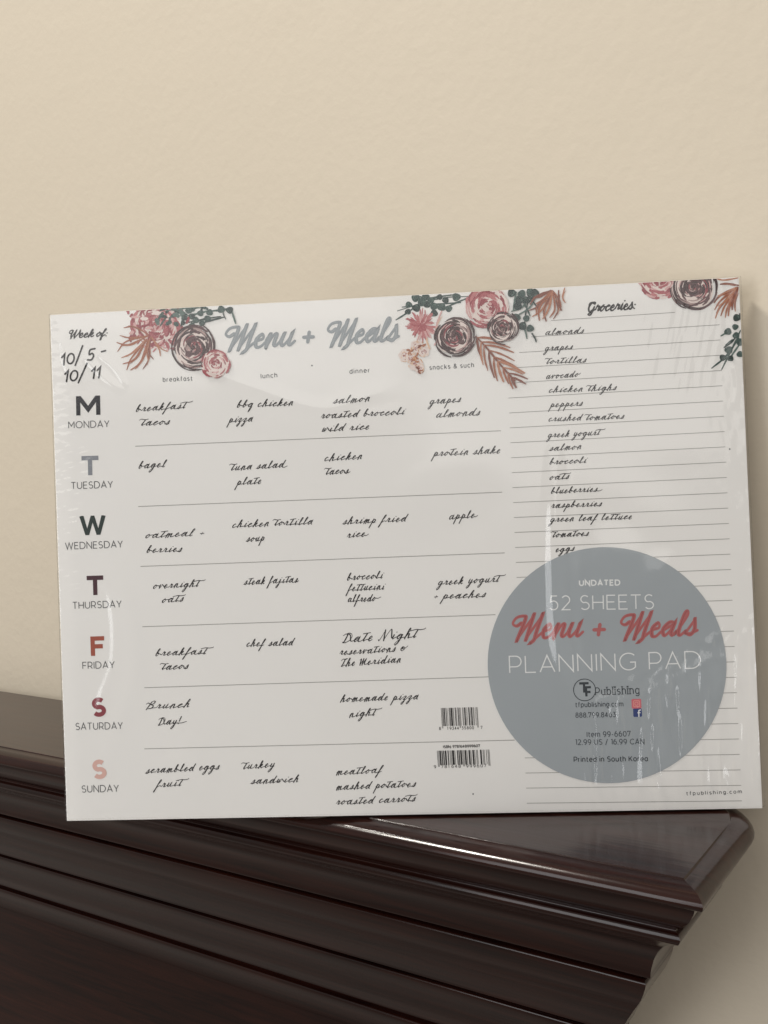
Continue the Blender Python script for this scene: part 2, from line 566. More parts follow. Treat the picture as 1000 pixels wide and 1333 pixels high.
def sans(pr, text, p0, p1, h, wt, col, track=0.24, slab=False):
    """sans lettering from p0 to p1 (traced baseline ends), cap height h mm, stroke wt mm"""
    a, d, up, ln = frame(p0, p1)
    pen = []
    x = wt / h / 2
    for ch in text:
        if ch == ' ':
            x += 0.34 + track * 0.6
            continue
        adv, st = SANS[ch]
        pen.append((x, st, ch))
        x += adv + track + wt / h * 0.8
    total = x - track - wt / h * 0.3
    k = ln / total
    q = max(1 - wt / h, 0.5)
    for x, st, ch in pen:
        for s in st:
            pts = [a + d * ((x + u) * k) + up * (wt / 2 + v * q * h) for u, v in s]
            pr.ribbon(pts, wt, col, caps=False)
            if slab and len(s) == 2 and s[0][0] == s[1][0]:
                for u, v in s:
                    c = a + d * ((x + u) * k) + up * (wt / 2 + v * q * h)
                    pr.ribbon([c - d * h * 0.13, c + d * h * 0.13], wt * 0.7, col, caps=False)


# --- joined handwriting, x-height 1
CUR = {
    'a': (1.12, [(.78, .86), (.42, 1), (.06, .5), (.28, .02), (.70, .5), (.86, .98), (.80, .3), (.98, .04)]),
    'b': (0.98, [(.08, .5), (.52, 1.75), (.46, 2.2), (.26, 1.8), (.12, .4), (.32, .0), (.66, .35), (.55, .85), (.34, .66), (.9, .55)]),
    'c': (0.82, [(.68, .82), (.48, 1), (.08, .55), (.26, .03), (.74, .22)]),
    'd': (1.15, [(.78, .86), (.42, 1), (.06, .5), (.28, .02), (.70, .5), (1.08, 2.15), (.90, 1.2), (.82, .3), (1.0, .04)]),
    'e': (0.82, [(.06, .38), (.58, .66), (.46, 1), (.12, .62), (.22, .06), (.48, .02), (.76, .26)]),
    'f': (0.80, [(.08, .3), (.62, 1.6), (.66, 2.15), (.44, 2.0), (.22, .7), (.02, -.9), (-.16, -1.2), (-.06, -.6), (.34, .1), (.74, .36)]),
    'g': (1.05, [(.78, .86), (.42, 1), (.06, .5), (.28, .04), (.70, .5), (.86, .98), (.62, -.6), (.22, -1.2), (.02, -.95), (.46, -.3), (1.0, .26)]),
    'h': (1.02, [(.08, .4), (.52, 1.75), (.46, 2.2), (.28, 1.8), (.06, .02), (.06, .02), (.32, .76), (.62, .98), (.64, .5), (.70, .06), (.96, .18)]),
    'i': (0.62, [(.08, .3), (.36, 1), (.28, .3), (.44, .03), (.66, .26)]),
    'j': (0.68, [(.08, .3), (.42, 1), (.20, -.6), (-.2, -1.2), (-.3, -.9), (.1, -.25), (.62, .24)]),
    'k': (0.98, [(.08, .4), (.52, 1.75), (.44, 2.15), (.28, 1.8), (.06, .02), (.06, .02), (.30, .7), (.66, 1.0), (.58, .62), (.30, .5), (.30, .5), (.68, .05), (.94, .2)]),
    'l': (0.66, [(.08, .3), (.54, 1.75), (.48, 2.2), (.28, 1.8), (.18, .3), (.36, .02), (.64, .25)]),
    'm': (1.42, [(.02, .5), (.24, .98), (.14, .02), (.14, .02), (.42, .82), (.62, .92), (.56, .02), (.56, .02), (.84, .82), (1.06, .92), (1.02, .2), (1.28, .08)]),
    'n': (1.02, [(.02, .5), (.24, .98), (.14, .02), (.14, .02), (.42, .90), (.66, .98), (.70, .2), (.92, .06)]),
    'o': (0.92, [(.48, 1), (.06, .55), (.26, .03), (.68, .5), (.48, 1), (.56, .78), (.94, .78)]),
    'p': (0.98, [(.02, .4), (.30, 1), (.04, -1.1), (.04, -1.1), (.22, .4), (.50, .95), (.80, .7), (.60, .1), (.34, .12), (.92, .2)]),
    'q': (1.05, [(.78, .86), (.42, 1), (.06, .5), (.28, .04), (.70, .5), (.86, .98), (.60, -1.1), (.84, -.85), (1.0, .16)]),
    'r': (0.78, [(.02, .3), (.30, 1.08), (.40, .84), (.64, .88), (.52, .2), (.74, .1)]),
    's': (0.74, [(.02, .15), (.52, 1.08), (.58, .4), (.34, .0), (.06, .12), (.06, .12), (.50, .1), (.72, .2)]),
    't': (0.64, [(.08, .3), (.50, 1.75), (.26, .5), (.34, .02), (.62, .25)]),
    'u': (1.02, [(.06, .5), (.20, 1), (.12, .3), (.32, .02), (.66, .6), (.76, 1), (.68, .25), (.90, .06)]),
    'v': (0.92, [(.02, .7), (.20, 1), (.26, .05), (.62, .7), (.60, 1), (.92, .84)]),
    'w': (1.20, [(.06, .6), (.20, 1), (.18, .1), (.46, .3), (.60, .9), (.58, .1), (.92, .5), (.92, 1), (1.18, .84)]),
    'y': (1.02, [(.06, .5), (.20, 1), (.16, .3), (.36, .08), (.72, .6), (.82, 1), (.56, -.6), (.14, -1.2), (-.02, -.9), (.44, -.3), (1.0, .25)]),
    'z': (0.88, [(.06, .8), (.48, 1), (.58, .7), (.16, .1), (.50, .1), (.44, -.6), (.12, -1.15), (-.06, -.85), (.44, -.2), (.86, .22)]),
    'B': (1.45, [(-.5, 1.3), (-.2, 1.6), (.3, 1.3), (.42, 1.9), (.14, .0), (.14, .0), (.5, 1.9), (1.05, 1.95), (.95, 1.3), (.5, 1.1), (1.1, .8), (1.0, .15), (.4, .02), (1.35, .2)]),
    'D': (1.65, [(-.4, 1.5), (-.05, 1.85), (.4, 1.6), (.2, .05), (.0, .1), (.5, .0), (1.2, .4), (1.4, 1.3), (.9, 1.95), (.3, 1.9), (1.0, 1.5), (1.6, .2)]),
    'N': (1.75, [(-.1, .05), (.1, .0), (.5, 1.95), (.5, 1.95), (.9, .02), (.9, .02), (1.4, 1.9), (1.7, 2.05)]),
    'T': (1.0, [(-.3, 1.5), (.0, 1.95), (.7, 1.85), (1.2, 2.0), (.7, 1.85), (.45, .6), (.25, .02), (.6, .1), (.95, .3)]),
    'M': (1.7, [(-.3, 1.3), (.0, 1.6), (.1, .4), (.15, .0), (.15, .0), (.65, 1.5), (.65, 1.5), (.7, .1), (.7, .1), (1.3, 1.6), (1.2, .3), (1.6, .1)]),
}


def script(pr, text, p0, p1, xh, wt, col, slant=0.42, asc=1.0, tail=0.0, cross=True, glyphs=None, jitter=0.05, contrast=0.55, detail=5, body=1.0, gap=0.0):
    """joined pen lettering; x-height xh mm; long t-bars and a tail on the last letter when asked"""
    G = glyphs or CUR
    a, d, up, ln = frame(p0, p1)
    strokes, extra = [], []
    x = 0.0
    cur = []
    for wi, word in enumerate(text.split(' ')):
        if wi:
            x += 0.75
        cur = []
        for ci, ch in enumerate(word):
            if ch in '+':
                extra.append([(x + .1, .55), (x + .7, .6)])
                extra.append([(x + .4, .25), (x + .42, .9)])
                x += 1.0
                continue
            if ch == '!':
                extra.append([(x + .2, 1.9), (x + .1, .7)])
                extra.append([(x + .04, .1), (x + .06, .06)])
                x += .5
                continue
            if ch == ':':
                extra.append([(x + .16, .1), (x + .2, .1)])
                extra.append([(x + .16, .75), (x + .2, .75)])
                x += .4
                continue
            if ch == '@':
                extra.append(spline2([(x + .9, .95), (x + .4, 1.15), (x + .15, .5), (x + .5, .1), (x + .95, .5), (x + .7, 1.1), (x + .45, .7), (x + .9, .6), (x + 1.5, 1.3)], 5))
                x += 1.4
                continue
            adv, st = G[ch]
            jy = random.uniform(-jitter, jitter)
            for u, v in st:
                cur.append((x + u * body, (v if v <= 1 else 1 + (v - 1) * asc) + jy))
            if ch == 't' and cross:
                last = ci == len(word) - 1 or (ci == len(word) - 2 and word[-1] == 's')
                y = 1.02 + 0.68 * asc
                if last:
                    extra.append(spline2([(x - .75, y - .12), (x + .1, y + .1), (x + .8, y), (x + 1.45, y + .1), (x + 1.55, y + .3)], 4))
                elif ci == 0:
                    extra.append(spline2([(x - .7, y - .1), (x - .45, y + .14), (x + .3, y - .02), (x + .85, y + .1)], 4))
                else:
                    extra.append([(x - .25, y - .05), (x + .35, y + .03), (x + .85, y + .1)])
            if ch in 'ij':
                extra.append([(x + .52, 1.0 + .5 * asc), (x + .58, 1.02 + .5 * asc)])
            x += adv * body + gap
        if cur:
            if tail and wi == len(text.split(' ')) - 1:
                lx, ly = cur[-1]
                cur += [(lx + tail * .5, ly - .05), (lx + tail, ly + .25)]
            strokes.append(spline2(cur, detail))
    allp = [q for s in strokes + extra for q in s]
    sl = lambda q: q[0] + slant * q[1]
    x0 = min(q[0] + slant * min(max(q[1], 0), 1) for s in strokes for q in s) if strokes else 0
    x1 = max(q[0] + slant * min(max(q[1], 0), 1) for s in strokes for q in s) if strokes else x
    k = ln / (x1 - x0)
    for s in strokes + extra:
        pts = [a + d * ((sl(q) - x0) * k) + up * (q[1] * xh) for q in s]
        arr = np.array(pts)
        g = np.gradient(arr, axis=0)
        g = g / np.maximum(np.hypot(g[:, 0], g[:, 1]), 1e-9)[:, None]
        down = -(g @ up)
        wv = wt * (1 - contrast * 0.5 + contrast * 0.62 * down)
        pr.ribbon(pts, wv, col)
    return k


# --- ruled lines of the menu and of the grocery column
pr = Print(1)
for a, b in (((176, 581), (652, 561)), ((180, 659.5), (653.6, 641)), ((183, 737.5), (657, 720)), ((185.4, 816), (645, 800.5)),
             ((188, 895.4), (640, 881.3)), ((188, 975), (670, 963.8))):
    pr.ribbon([P(*a), P(*b)], 0.30, 'rule', caps=False)
g0, g1 = P(661, 499), P(686, 1046)
h0, h1 = P(939.5, 482.6), P(966, 1043)
starts = {0: 721, 1: 694, 2: 677, 3: 670}
for k in range(0, 33):
    t = (k - 4) / 28
    a = g0 + (g1 - g0) * t
    b = h0 + (h1 - h0) * t
    if k in starts:
        f = (starts[k] - 660) / 280
        a = a + (b - a) * f
    if k == 0:
        b = a + (b - a) * 0.74
    pr.ribbon([a, b], 0.26, 'rule', caps=False)
for q in ((616, 1034), (950, 585), (406, 476)):
    c = P(*q)
    pr.poly(arc(c[0], c[1], 0.35, 0.35, 0, 330, 11), 'dark_grey')
pr.build('ruled_lines')

# --- column headings
for t, p0, p1 in (('breakfast', (212, 497.5), (250.5, 495.8)), ('lunch', (339.5, 493), (361, 491.5)),
                  ('dinner', (455, 487), (481.5, 485.2)), ('snacks & such', (559, 482), (617, 478.4))):
    pr = Print(2)
    sans(pr, t, p0, p1, 2.15, 0.30, 'dark_grey', 0.3)
    pr.build('column_heading')

# --- days
DAYS = [('M', (99, 541), (131, 540), 'mon', 'MONDAY', (89, 558), (142.5, 556.4)),
        ('T', (106.5, 619), (128.5, 618.4), 'tue', 'TUESDAY', (92.5, 637), (147, 635.2)),
        ('W', (103.5, 697), (138.5, 696), 'wed', 'WEDNESDAY', (85, 715.6), (160, 713)),
        ('T', (113.5, 775), (135, 774.4), 'thu', 'THURSDAY', (94.5, 793), (158.5, 791)),
        ('F', (118.5, 854), (137, 853.4), 'fri', 'FRIDAY', (107.5, 871.2), (149.5, 870)),
        ('S', (119.5, 933.6), (138.5, 933), 'sat', 'SATURDAY', (98.5, 950.6), (160, 949.4)),
        ('S', (120.3, 1014.6), (139.3, 1014), 'sun', 'SUNDAY', (106.5, 1032), (155, 1031))]
for ini, p0, p1, col, nm, q0, q1 in DAYS:
    pr = Print(2)
    a, d, up, ln = frame(p0, p1)
    wt, hh = 1.95, 8.7
    for s in SANS[ini][1]:
        aw = SANS[ini][0]
        k = (ln - wt * (1.0 if ini != 'F' else 0.7)) / aw
        if ini == 'T':
            k = ln / aw
        ww = wt
        pts = [a + d * ((wt / 2 if ini != 'T' else 0) + u * k) + up * (wt / 2 + v * (hh - wt)) for u, v in s]
        if ini in 'MW':
            pts = [a + d * (wt * 0.55 + u * (ln - wt * 1.1) / aw) + up * (v * hh) for u, v in s]
            # pointed diagonals cut flat at top and bottom
        if ini == 'T' and s[0][1] == 1 and s[1][1] == 0:
            pts[0] = pts[0] + up * wt / 2
            pts[1] = pts[1] - up * wt / 2
        if ini == 'F' and len(s) == 3:
            pts[-1] = pts[-1] - up * wt / 2
        pr.ribbon(pts, ww, col, caps=False)
    ob = pr.build('day_initial')
    if ini in 'MW':
        bm = bmesh.new()
        bm.from_mesh(ob.data)
        for base, no in ((a, -up), (a + up * hh, up)):
            bmesh.ops.bisect_plane(bm, geom=bm.verts[:] + bm.edges[:] + bm.faces[:], plane_co=(base[0] / 1000, base[1] / 1000, 0),
                                   plane_no=(no[0], no[1], 0), clear_outer=True)
        bm.to_mesh(ob.data)
        bm.free()
    pr = Print(2)
    sans(pr, nm, q0, q1, 3.25, 0.34, 'dark_grey', 0.2)
    pr.build('day_name')

# --- brush-script titles
TG = {
    'M': (1.62, [(.34, 1.12), (.12, .92), (-.12, 1.12), (.02, 1.52), (.40, 1.62), (.52, 1.40), (.36, .02), (.36, .02), (.92, 1.56), (.92, 1.56), (.84, .06), (.84, .06), (1.40, 1.58), (1.40, 1.58), (1.30, .35), (1.28, -.12), (1.10, -.34)]),
    'e': (0.84, [(.08, .42), (.56, .62), (.44, .97), (.10, .60), (.20, .06), (.50, .02), (.82, .34)]),
    'n': (1.06, [(.00, .5), (.20, .96), (.12, .02), (.12, .02), (.44, .82), (.68, .90), (.64, .2), (.80, .04), (1.02, .3)]),
    'u': (1.10, [(.04, .6), (.16, .96), (.08, .3), (.28, .02), (.62, .5), (.74, .98), (.66, .22), (.82, .04), (1.08, .32)]),
    'a': (1.08, [(.74, .86), (.42, .98), (.06, .5), (.26, .03), (.62, .4), (.80, .96), (.70, .24), (.84, .04), (1.06, .32)]),
    'l': (0.70, [(.02, .3), (.50, 1.35), (.46, 1.72), (.28, 1.5), (.14, .3), (.32, .02), (.66, .32)]),
    's': (0.80, [(-.02, .2), (.42, 1.06), (.42, 1.06), (.56, .4), (.34, .02), (.02, .14), (.30, .10), (.78, .32)]),
    'W': (1.55, [(.2, 1.0), (-.1, 1.1), (-.05, 1.6), (.35, 1.62), (.30, .6), (.42, .02), (.42, .02), (.86, 1.5), (.86, 1.5), (.84, .3), (.96, .02), (.96, .02), (1.35, .9), (1.45, 1.6)]),
    'k': (0.95, [(.02, .4), (.44, 1.35), (.42, 1.7), (.26, 1.5), (.08, .02), (.08, .02), (.30, .7), (.62, .98), (.58, .62), (.28, .5), (.28, .5), (.60, .04), (.90, .3)]),
    'o': (0.90, [(.48, .98), (.06, .55), (.26, .03), (.66, .5), (.48, .98), (.54, .8), (.88, .72)]),
    'f': (0.76, [(.02, .3), (.54, 1.35), (.56, 1.7), (.38, 1.6), (.20, .6), (.06, -.6), (.2, -.7), (.28, .0), (.70, .4)]),
    'G': (1.35, [(.1, 1.2), (.3, 1.55), (1.0, 1.6), (1.05, 1.3), (.55, 1.5), (.18, .8), (.45, .05), (1.0, .5), (1.08, .8), (.95, .1), (.7, -.5), (.3, -.35), (1.3, .35)]),
    'r': (0.78, [(.00, .3), (.24, 1.04), (.36, .82), (.60, .86), (.50, .2), (.74, .3)]),
    'c': (0.80, [(.64, .82), (.44, .98), (.06, .55), (.24, .03), (.78, .34)]),
    'i': (0.60, [(.02, .3), (.28, .96), (.20, .25), (.34, .03), (.60, .32)]),
}


def wider(g, k):
    return (g[0] * k, [(u * k, v) for u, v in g[1]])


TG['M'] = wider(TG['M'], 1.32)
TG['W'] = wider(TG['W'], 1.15)


def title(pr, words, xh, wt, col, col2, plus):
    for t, p0, p1 in words:
        script(pr, t, p0, p1, xh, wt, col, slant=0.30, asc=1.0, cross=False, glyphs=TG, jitter=0.0, contrast=0.30, detail=7)
    c = P(*plus)
    r = xh * 0.36
    a, d, up, ln = frame(*words[0][1:])
    pr.ribbon([c - d * r, c + d * r], wt * 0.95, col)
    pr.ribbon([c - up * r - d * r * .2, c + up * r + d * r * .2], wt * 0.95, col)
    z = pr.z
    pr.z += 0.02
    st = random.getstate()
    for t, p0, p1 in words:
        script(pr, t, p0, p1, xh, wt * 0.24, col2, slant=0.30, asc=1.0, cross=False, glyphs=TG, jitter=0.0, contrast=0.9, detail=7)
    random.setstate(st)
    pr.z = z


pr = Print(3)
title(pr, [('Menu', (294, 454.5), (384, 449.5)), ('Meals', (427, 448.5), (519, 443.5))], 5.9, 1.6, 'title_grey', 'title_light', (401.5, 439))
pr.build('title_lettering')
pr = Print(2)
script(pr, 'Week', (90, 440), (122, 438.6), 2.0, 0.62, 'black', 0.30, cross=False, glyphs=TG, jitter=0, contrast=.3)
script(pr, 'of:', (126, 438.4), (137.5, 437.9), 2.0, 0.62, 'black', 0.30, cross=False, glyphs=TG, jitter=0, contrast=.3)
pr.build('week_heading')
pr = Print(2)
script(pr, 'Groceries:', (766, 406.6), (824.5, 402.6), 2.55, 0.74, 'black', 0.28, cross=False, glyphs=TG, jitter=0, contrast=.3)
pr.build('groceries_heading')

# --- the written date "10/5 - 10/11"
DG = {'1': (0.42, [[(0, .72), (.28, 1.0), (.24, 0)]]), '0': (0.85, [arc(.4, .47, .36, .47, 70, 440, 16)]),
      '/': (0.62, [[(-.05, -.25), (.62, 1.5)]]), '5': (0.75, [[(.72, 1.02), (.22, .98), (.16, .55), (.45, .62), (.62, .35), (.4, .02), (.02, .08)]]),
      '-': (0.6, [[(.1, .62), (.5, .66)]]), ' ': (0.35, [])}
for txt, p0, p1 in (('10/ 5 -', (80, 475.5), (138, 465.5)), ('10/ 11', (83.5, 497), (131, 491.5))):
    pr = Print(2)
    a, d, up, ln = frame(p0, p1)
    tot = sum(DG[c][0] + .12 for c in txt) - .12
    k = ln / tot
    x = 0
    for ch in txt:
        for s in DG[ch][1]:
            s = spline2(s, 4) if len(s) > 3 else s
            pr.ribbon([a + d * ((x + u + .22 * v) * k) + up * v * 4.7 for u, v in s], 0.78, 'black')
        x += DG[ch][0] + .12
    pr.build('written_date')

# --- hand-written meals, one note per box
NOTES = [
    [('breakfast', (177.5, 536), (242, 531.5), 0), ('tacos', (184, 554), (221, 552.5), 0)],
    [('bbq chicken', (309, 530.6), (381, 528), 0), ('pizza', (297.5, 550.4), (329, 548.6), 0)],
    [('salmon', (434, 525.5), (481, 522.5), 0), ('roasted broccoli', (418, 545), (526, 539.8), 0), ('wild rice', (419.6, 562.5), (480.5, 558.8), 0)],
    [('grapes', (559, 526.4), (600, 523.5), 0), ('almonds', (568.5, 543.6), (625, 540.6), 0)],
    [('bagel', (181, 610), (216, 607.8), 0)],
    [('tuna salad', (301, 612.5), (374, 608), .9), ('plate', (308, 631.6), (340, 629.8), 0)],
    [('chicken', (423, 600.5), (471, 597.6), 0), ('tacos', (424.5, 618), (456, 616), .5)],
    [('protein shake', (564, 594), (651, 590), 0)],
    [('oatmeal +', (190, 700.6), (252, 697.8), 0), ('berries', (191.5, 719.5), (237, 718.2), 0)],
    [('chicken tortilla', (303, 687), (407, 682.6), 0), ('soup', (321, 705.4), (344, 704), 0)],
    [('shrimp fried', (446.5, 683), (530, 678.6), 0), ('rice', (452, 700.5), (480, 698), .8)],
    [('apple', (585.5, 676.7), (622, 673.6), .7)],
    [('overnight', (200, 766.4), (259, 763.8), 0), ('oats', (211.5, 784.6), (239, 783), 0)],
    [('steak fajitas', (318, 761.5), (389, 758), .4)],
    [('broccoli', (452.5, 755.6), (498, 753.2), 0), ('fettucini', (452, 769.8), (500, 767.6), 0), ('alfredo', (453.5, 784), (496, 782.4), 1.3)],
    [('greek yogurt', (570, 762), (650, 757.6), 0), ('+ peaches', (576, 779.7), (632.5, 777.5), 0)],
    [('breakfast', (203, 854), (269, 851.4), 0), ('tacos', (211, 872), (245.5, 870.6), 0)],
    [('chef salad', (321.5, 842), (382.5, 840), 0)],
    [('Date Night', (446, 837), (543, 830.4), 0), ('reservations @', (442.5, 852.8), (515, 848.4), 0), ('The Meridian', (444, 868), (521.5, 862.4), 0)],
    [('Brunch', (190, 923), (246, 920.8), 0), ('Day!', (206, 944), (243, 941.8), 2.2)],
    [('homemade pizza', (443.3, 914), (544.5, 910.4), 0), ('night', (455, 934), (489, 931.4), 0)],
    [('scrambled eggs', (190, 1007), (286, 1001.4), 0), ('fruit', (202, 1025.4), (237, 1023), 0)],
    [('turkey', (317, 1001.6), (358, 998.4), 0), ('sandwich', (327, 1020.5), (388, 1018.2), 0)],
    [('meatloaf', (438, 1009), (498, 1006), 0), ('mashed potatoes', (438, 1028.5), (541.5, 1024.4), 0), ('roasted carrots', (438, 1047.8), (541, 1043.4), 0)],
]
for note in NOTES:
    pr = Print(2)
    for t, p0, p1, tl in note:
        big = t == 'Date Night'
        cap = t[0].isupper()
        script(pr, t, p0, p1, 2.05 if big else 1.66, 0.48 if big else 0.42, 'pen', slant=0.38, asc=0.95 if cap else 0.78, tail=tl, body=0.84, gap=0.40)
    pr.build('handwritten_note')

GROC = [('almonds', (710.5, 436.2), (760, 433.8), 0), ('grapes', (709, 457), (745.5, 454.6), 0), ('tortillas', (711.5, 474), (763.3, 471.8), 0),
        ('avocado', (711.5, 493.4), (756, 490.4), .4), ('chicken thighs', (715, 511.4), (802.5, 508), 0), ('peppers', (716, 530.6), (758.5, 528.2), 0),
        ('crushed tomatoes', (714.6, 549), (812.5, 545.2), 0), ('greek yogurt', (713, 570), (781, 566.4), 0), ('salmon', (715.4, 587), (756.5, 584.8), 0),
        ('broccoli', (716, 605), (763, 602.8), 0), ('oats', (716, 624.8), (741, 623.4), 0), ('blueberries', (717.8, 642.8), (784, 639.8), 1.3),
        ('raspberries', (717.8, 661.5), (783.5, 659.2), 0), ('green leaf lettuce', (716, 679.7), (822.5, 676), 0), ('tomatoes', (719.6, 699.7), (766.5, 697.6), 0),
        ('eggs', (724, 719), (748, 717.2), 0)]
for t, p0, p1, tl in GROC:
    pr = Print(2)
    script(pr, t, p0, p1, 1.45, 0.39, 'pen', slant=0.38, asc=0.74, tail=tl, body=0.84, gap=0.40)
    pr.build('grocery_item')

# --- footer web address
pr = Print(2)
sans(pr, 'tfpublishing.com', (893.6, 1035.9), (966, 1033.3), 1.65, 0.24, 'dark_grey', 0.42)
pr.build('footer_lettering')


# --- barcodes
def barcode(p0, p1, q0, runs, guards, digits, dh, top=None):
    """p0-p1 = top edge ends, q0 = lower left; runs of (x, width) in modules"""
    pr = Print(2)
    a, b, c = P(*p0), P(*p1), P(*q0)
    d = b - a
    dn = c - a
    mods = 95
    x = 0
    for i, wd in enumerate(runs):
        if i % 2 == 0:
            long_ = x in guards
            e = 1.12 if long_ else 1.0
            u0, u1 = x / mods, (x + wd - 0.12) / mods
            pr.poly([a + d * u0, a + d * u1, a + d * u1 + dn * e, a + d * u0 + dn * e], 'black')
        x += wd
    for t, u0, u1 in digits:
        A = a + d * u0 + dn * 1.20
        B = a + d * u1 + dn * 1.20
        ln = float(np.hypot(*(B - A)))
        dd = (B - A) / ln
        up = np.array([-dd[1], dd[0]])
        k = ln / len(t)
        for i, ch in enumerate(t):
            for s in SANS[ch][1]:
                pr.ribbon([A + dd * (i + .15 + u * .9) * k * 0.95 + up * v * dh for u, v in s], 0.19, 'black', caps=False)
    if top:
        sans(pr, top[0], top[1], top[2], 1.3, 0.24, 'black', 0.16)
    pr.build('barcode')


LC = {'0': '3211', '1': '2221', '2': '2122', '3': '1411', '4': '1132', '5': '1231', '6': '1114', '7': '1312', '8': '1213', '9': '3112'}


def ean(left, right):
    r = [1, 1, 1]
    g = {0, 2}
    x = 3
    seq = []
    for ch in left:
        seq += [int(k) for k in LC[ch]]
    # left half starts with a space: r ends on a bar, so spaces and bars keep alternating
    r += seq
    mid = 3 + 42
    r += [1, 1, 1, 1, 1]
    for ch in right:
        r += [int(k) for k in LC[ch]]
    r += [1, 1, 1]
    return r, {0, 2, 46, 48, 92, 94}


r1, g1_ = ean('819344', '358007')
barcode((574, 922), (621.5, 920.8), (575.5, 945.6), r1, g1_, [('8', -.09, -.02), ('19344', .13, .49), ('35800', .53, .90), ('7', 1.05, 1.12)], 1.2)
r2, g2_ = ean('781648', '999607')
barcode((569, 977.6), (637, 976), (570.3, 996.4), r2, g2_, [('9', -.09, -.02), ('781648', .05, .47), ('999607', .53, .96)], 1.25,
        ('ISBN: 9781648999607', (577, 974.4), (625, 973)))

# ------------------------------------------------------------------ watercolour florals
def tw(n, w0, w1=None, taper=0.25):
    """brush width profile: thin - full - thin"""
    t = np.linspace(0, 1, n)
    return w0 * (taper + (1 - taper) * np.sin(math.pi * np.clip(t * 0.92 + 0.04, 0, 1)) ** 0.7) * (1 + 0.12 * np.sin(t * 17 + w0 * 9))


def brush(pr, pts, w0, col, k=5, taper=0.25):
    s = spline2(pts, k)
    pr.ribbon(s, tw(len(s), w0, taper=taper), col, caps=False)


def dark_rose(pr, cx, cy, r, full=True, seed=1):
    """loose inky rose: pale wash, broken dark rings, dense swirled heart"""
    rd = random.Random(seed)
    c = P(cx, cy)
    R = r * 0.333
    pr.poly([c + np.array([math.cos(a), math.sin(a)]) * R * (0.86 + 0.06 * math.sin(3 * a + seed)) for a in np.linspace(0, 2 * math.pi, 40)[:-1]], 'paper_blush')
    for ring, (rr, cnt, wd) in enumerate(((0.97, 5, 0.85), (0.90, 6, 0.7), (0.80, 6, 0.8), (0.68, 7, 1.0))):
        for i in range(cnt):
            a0 = rd.uniform(0, 2 * math.pi)
            span = rd.uniform(0.6, 1.7)
            q = rr * rd.uniform(0.93, 1.06)
            ex = rd.uniform(-0.12, 0.1)
            pts = [c + np.array([math.cos(a0 + span * t), math.sin(a0 + span * t)]) * R * (q + ex * t) for t in np.linspace(0, 1, 6)]
            brush(pr, pts, wd * rd.uniform(.5, 1.25) * R / 9, rd.choice(['plum', 'plum', 'plum', 'plum_mid']))
    for i in range(26):
        a0 = rd.uniform(0, 2 * math.pi)
        span = rd.uniform(0.35, 1.3)
        q = rd.uniform(0.5, 0.98)
        ex = rd.uniform(-0.2, 0.2)
        pts = [c + np.array([math.cos(a0 + span * t), math.sin(a0 + span * t)]) * R * (q + ex * t) for t in np.linspace(0, 1, 6)]
        brush(pr, pts, rd.uniform(.25, 1.0) * R / 9, rd.choice(['plum', 'plum_mid', 'plum_light', 'plum', 'plum_mid']))
    pr.poly([c + np.array([math.cos(a), math.sin(a)]) * R * (0.44 + 0.09 * math.sin(3 * a + seed) + 0.06 * math.sin(7 * a + 2 * seed)) for a in np.linspace(0, 2 * math.pi, 44)[:-1]], 'plum_mid')
    for i in range(46):
        q = rd.uniform(0.05, 0.62)
        a0 = rd.uniform(0, 2 * math.pi)
        span = rd.uniform(0.5, 1.6)
        pts = [c + np.array([math.cos(a0 + span * t), math.sin(a0 + span * t)]) * R * (q - 0.07 * t) for t in np.linspace(0, 1, 5)]
        brush(pr, pts, rd.uniform(.35, .95) * R / 9, rd.choice(['plum', 'plum', 'plum_mid', 'rose_deep', 'plum_light', 'plum']))
    for i in range(9):
        q = rd.uniform(0.15, 0.75)
        a0 = rd.uniform(0, 2 * math.pi)
        pts = [c + np.array([math.cos(a0 + .5 * t), math.sin(a0 + .5 * t)]) * R * q for t in (0, .5, 1)]
        brush(pr, pts, rd.uniform(.25, .5) * R / 9, 'rose_light')


def pink_rose(pr, cx, cy, r, seed=1, dens=60, ry=1.0, cols=('rose', 'rose', 'rose_mid', 'rose_light', 'rose_deep', 'paper_blush')):
    rd = random.Random(seed)
    c = P(cx, cy)
    R = r * 0.333
    pr.poly([c + np.array([math.cos(a), math.sin(a) * ry]) * R * (0.92 + 0.06 * math.sin(5 * a + seed) + 0.03 * math.sin(11 * a)) for a in np.linspace(0, 2 * math.pi, 50)[:-1]], 'paper_blush')
    for i in range(dens):
        q = math.sqrt(rd.uniform(0.02, 1.0))
        a0 = rd.uniform(0, 2 * math.pi)
        span = rd.uniform(0.3, 1.1) / (0.4 + q)
        pts = [c + np.array([math.cos(a0 + span * t), math.sin(a0 + span * t) * ry]) * R * (q - 0.05 * t) for t in np.linspace(0, 1, 5)]
        brush(pr, pts, rd.uniform(.5, 1.5) * R / 9, rd.choice(cols))
    for i in range(16):
        q = rd.uniform(0.0, 0.45)
        a0 = rd.uniform(0, 2 * math.pi)
        pts = [c + np.array([math.cos(a0 + t), math.sin(a0 + t) * ry]) * R * q for t in np.linspace(0, 1, 5)]
        brush(pr, pts, rd.uniform(.5, 1.1) * R / 9, rd.choice(['rose_deep', 'rose', 'rose_deep']))
    for i in range(10):
        q = rd.uniform(0.2, 0.95)
        a0 = rd.uniform(0, 2 * math.pi)
        pts = [c + np.array([math.cos(a0 + .5 * t), math.sin(a0 + .5 * t) * ry]) * R * q for t in (0, .5, 1)]
        brush(pr, pts, rd.uniform(.3, .6) * R / 9, 'paper_blush')


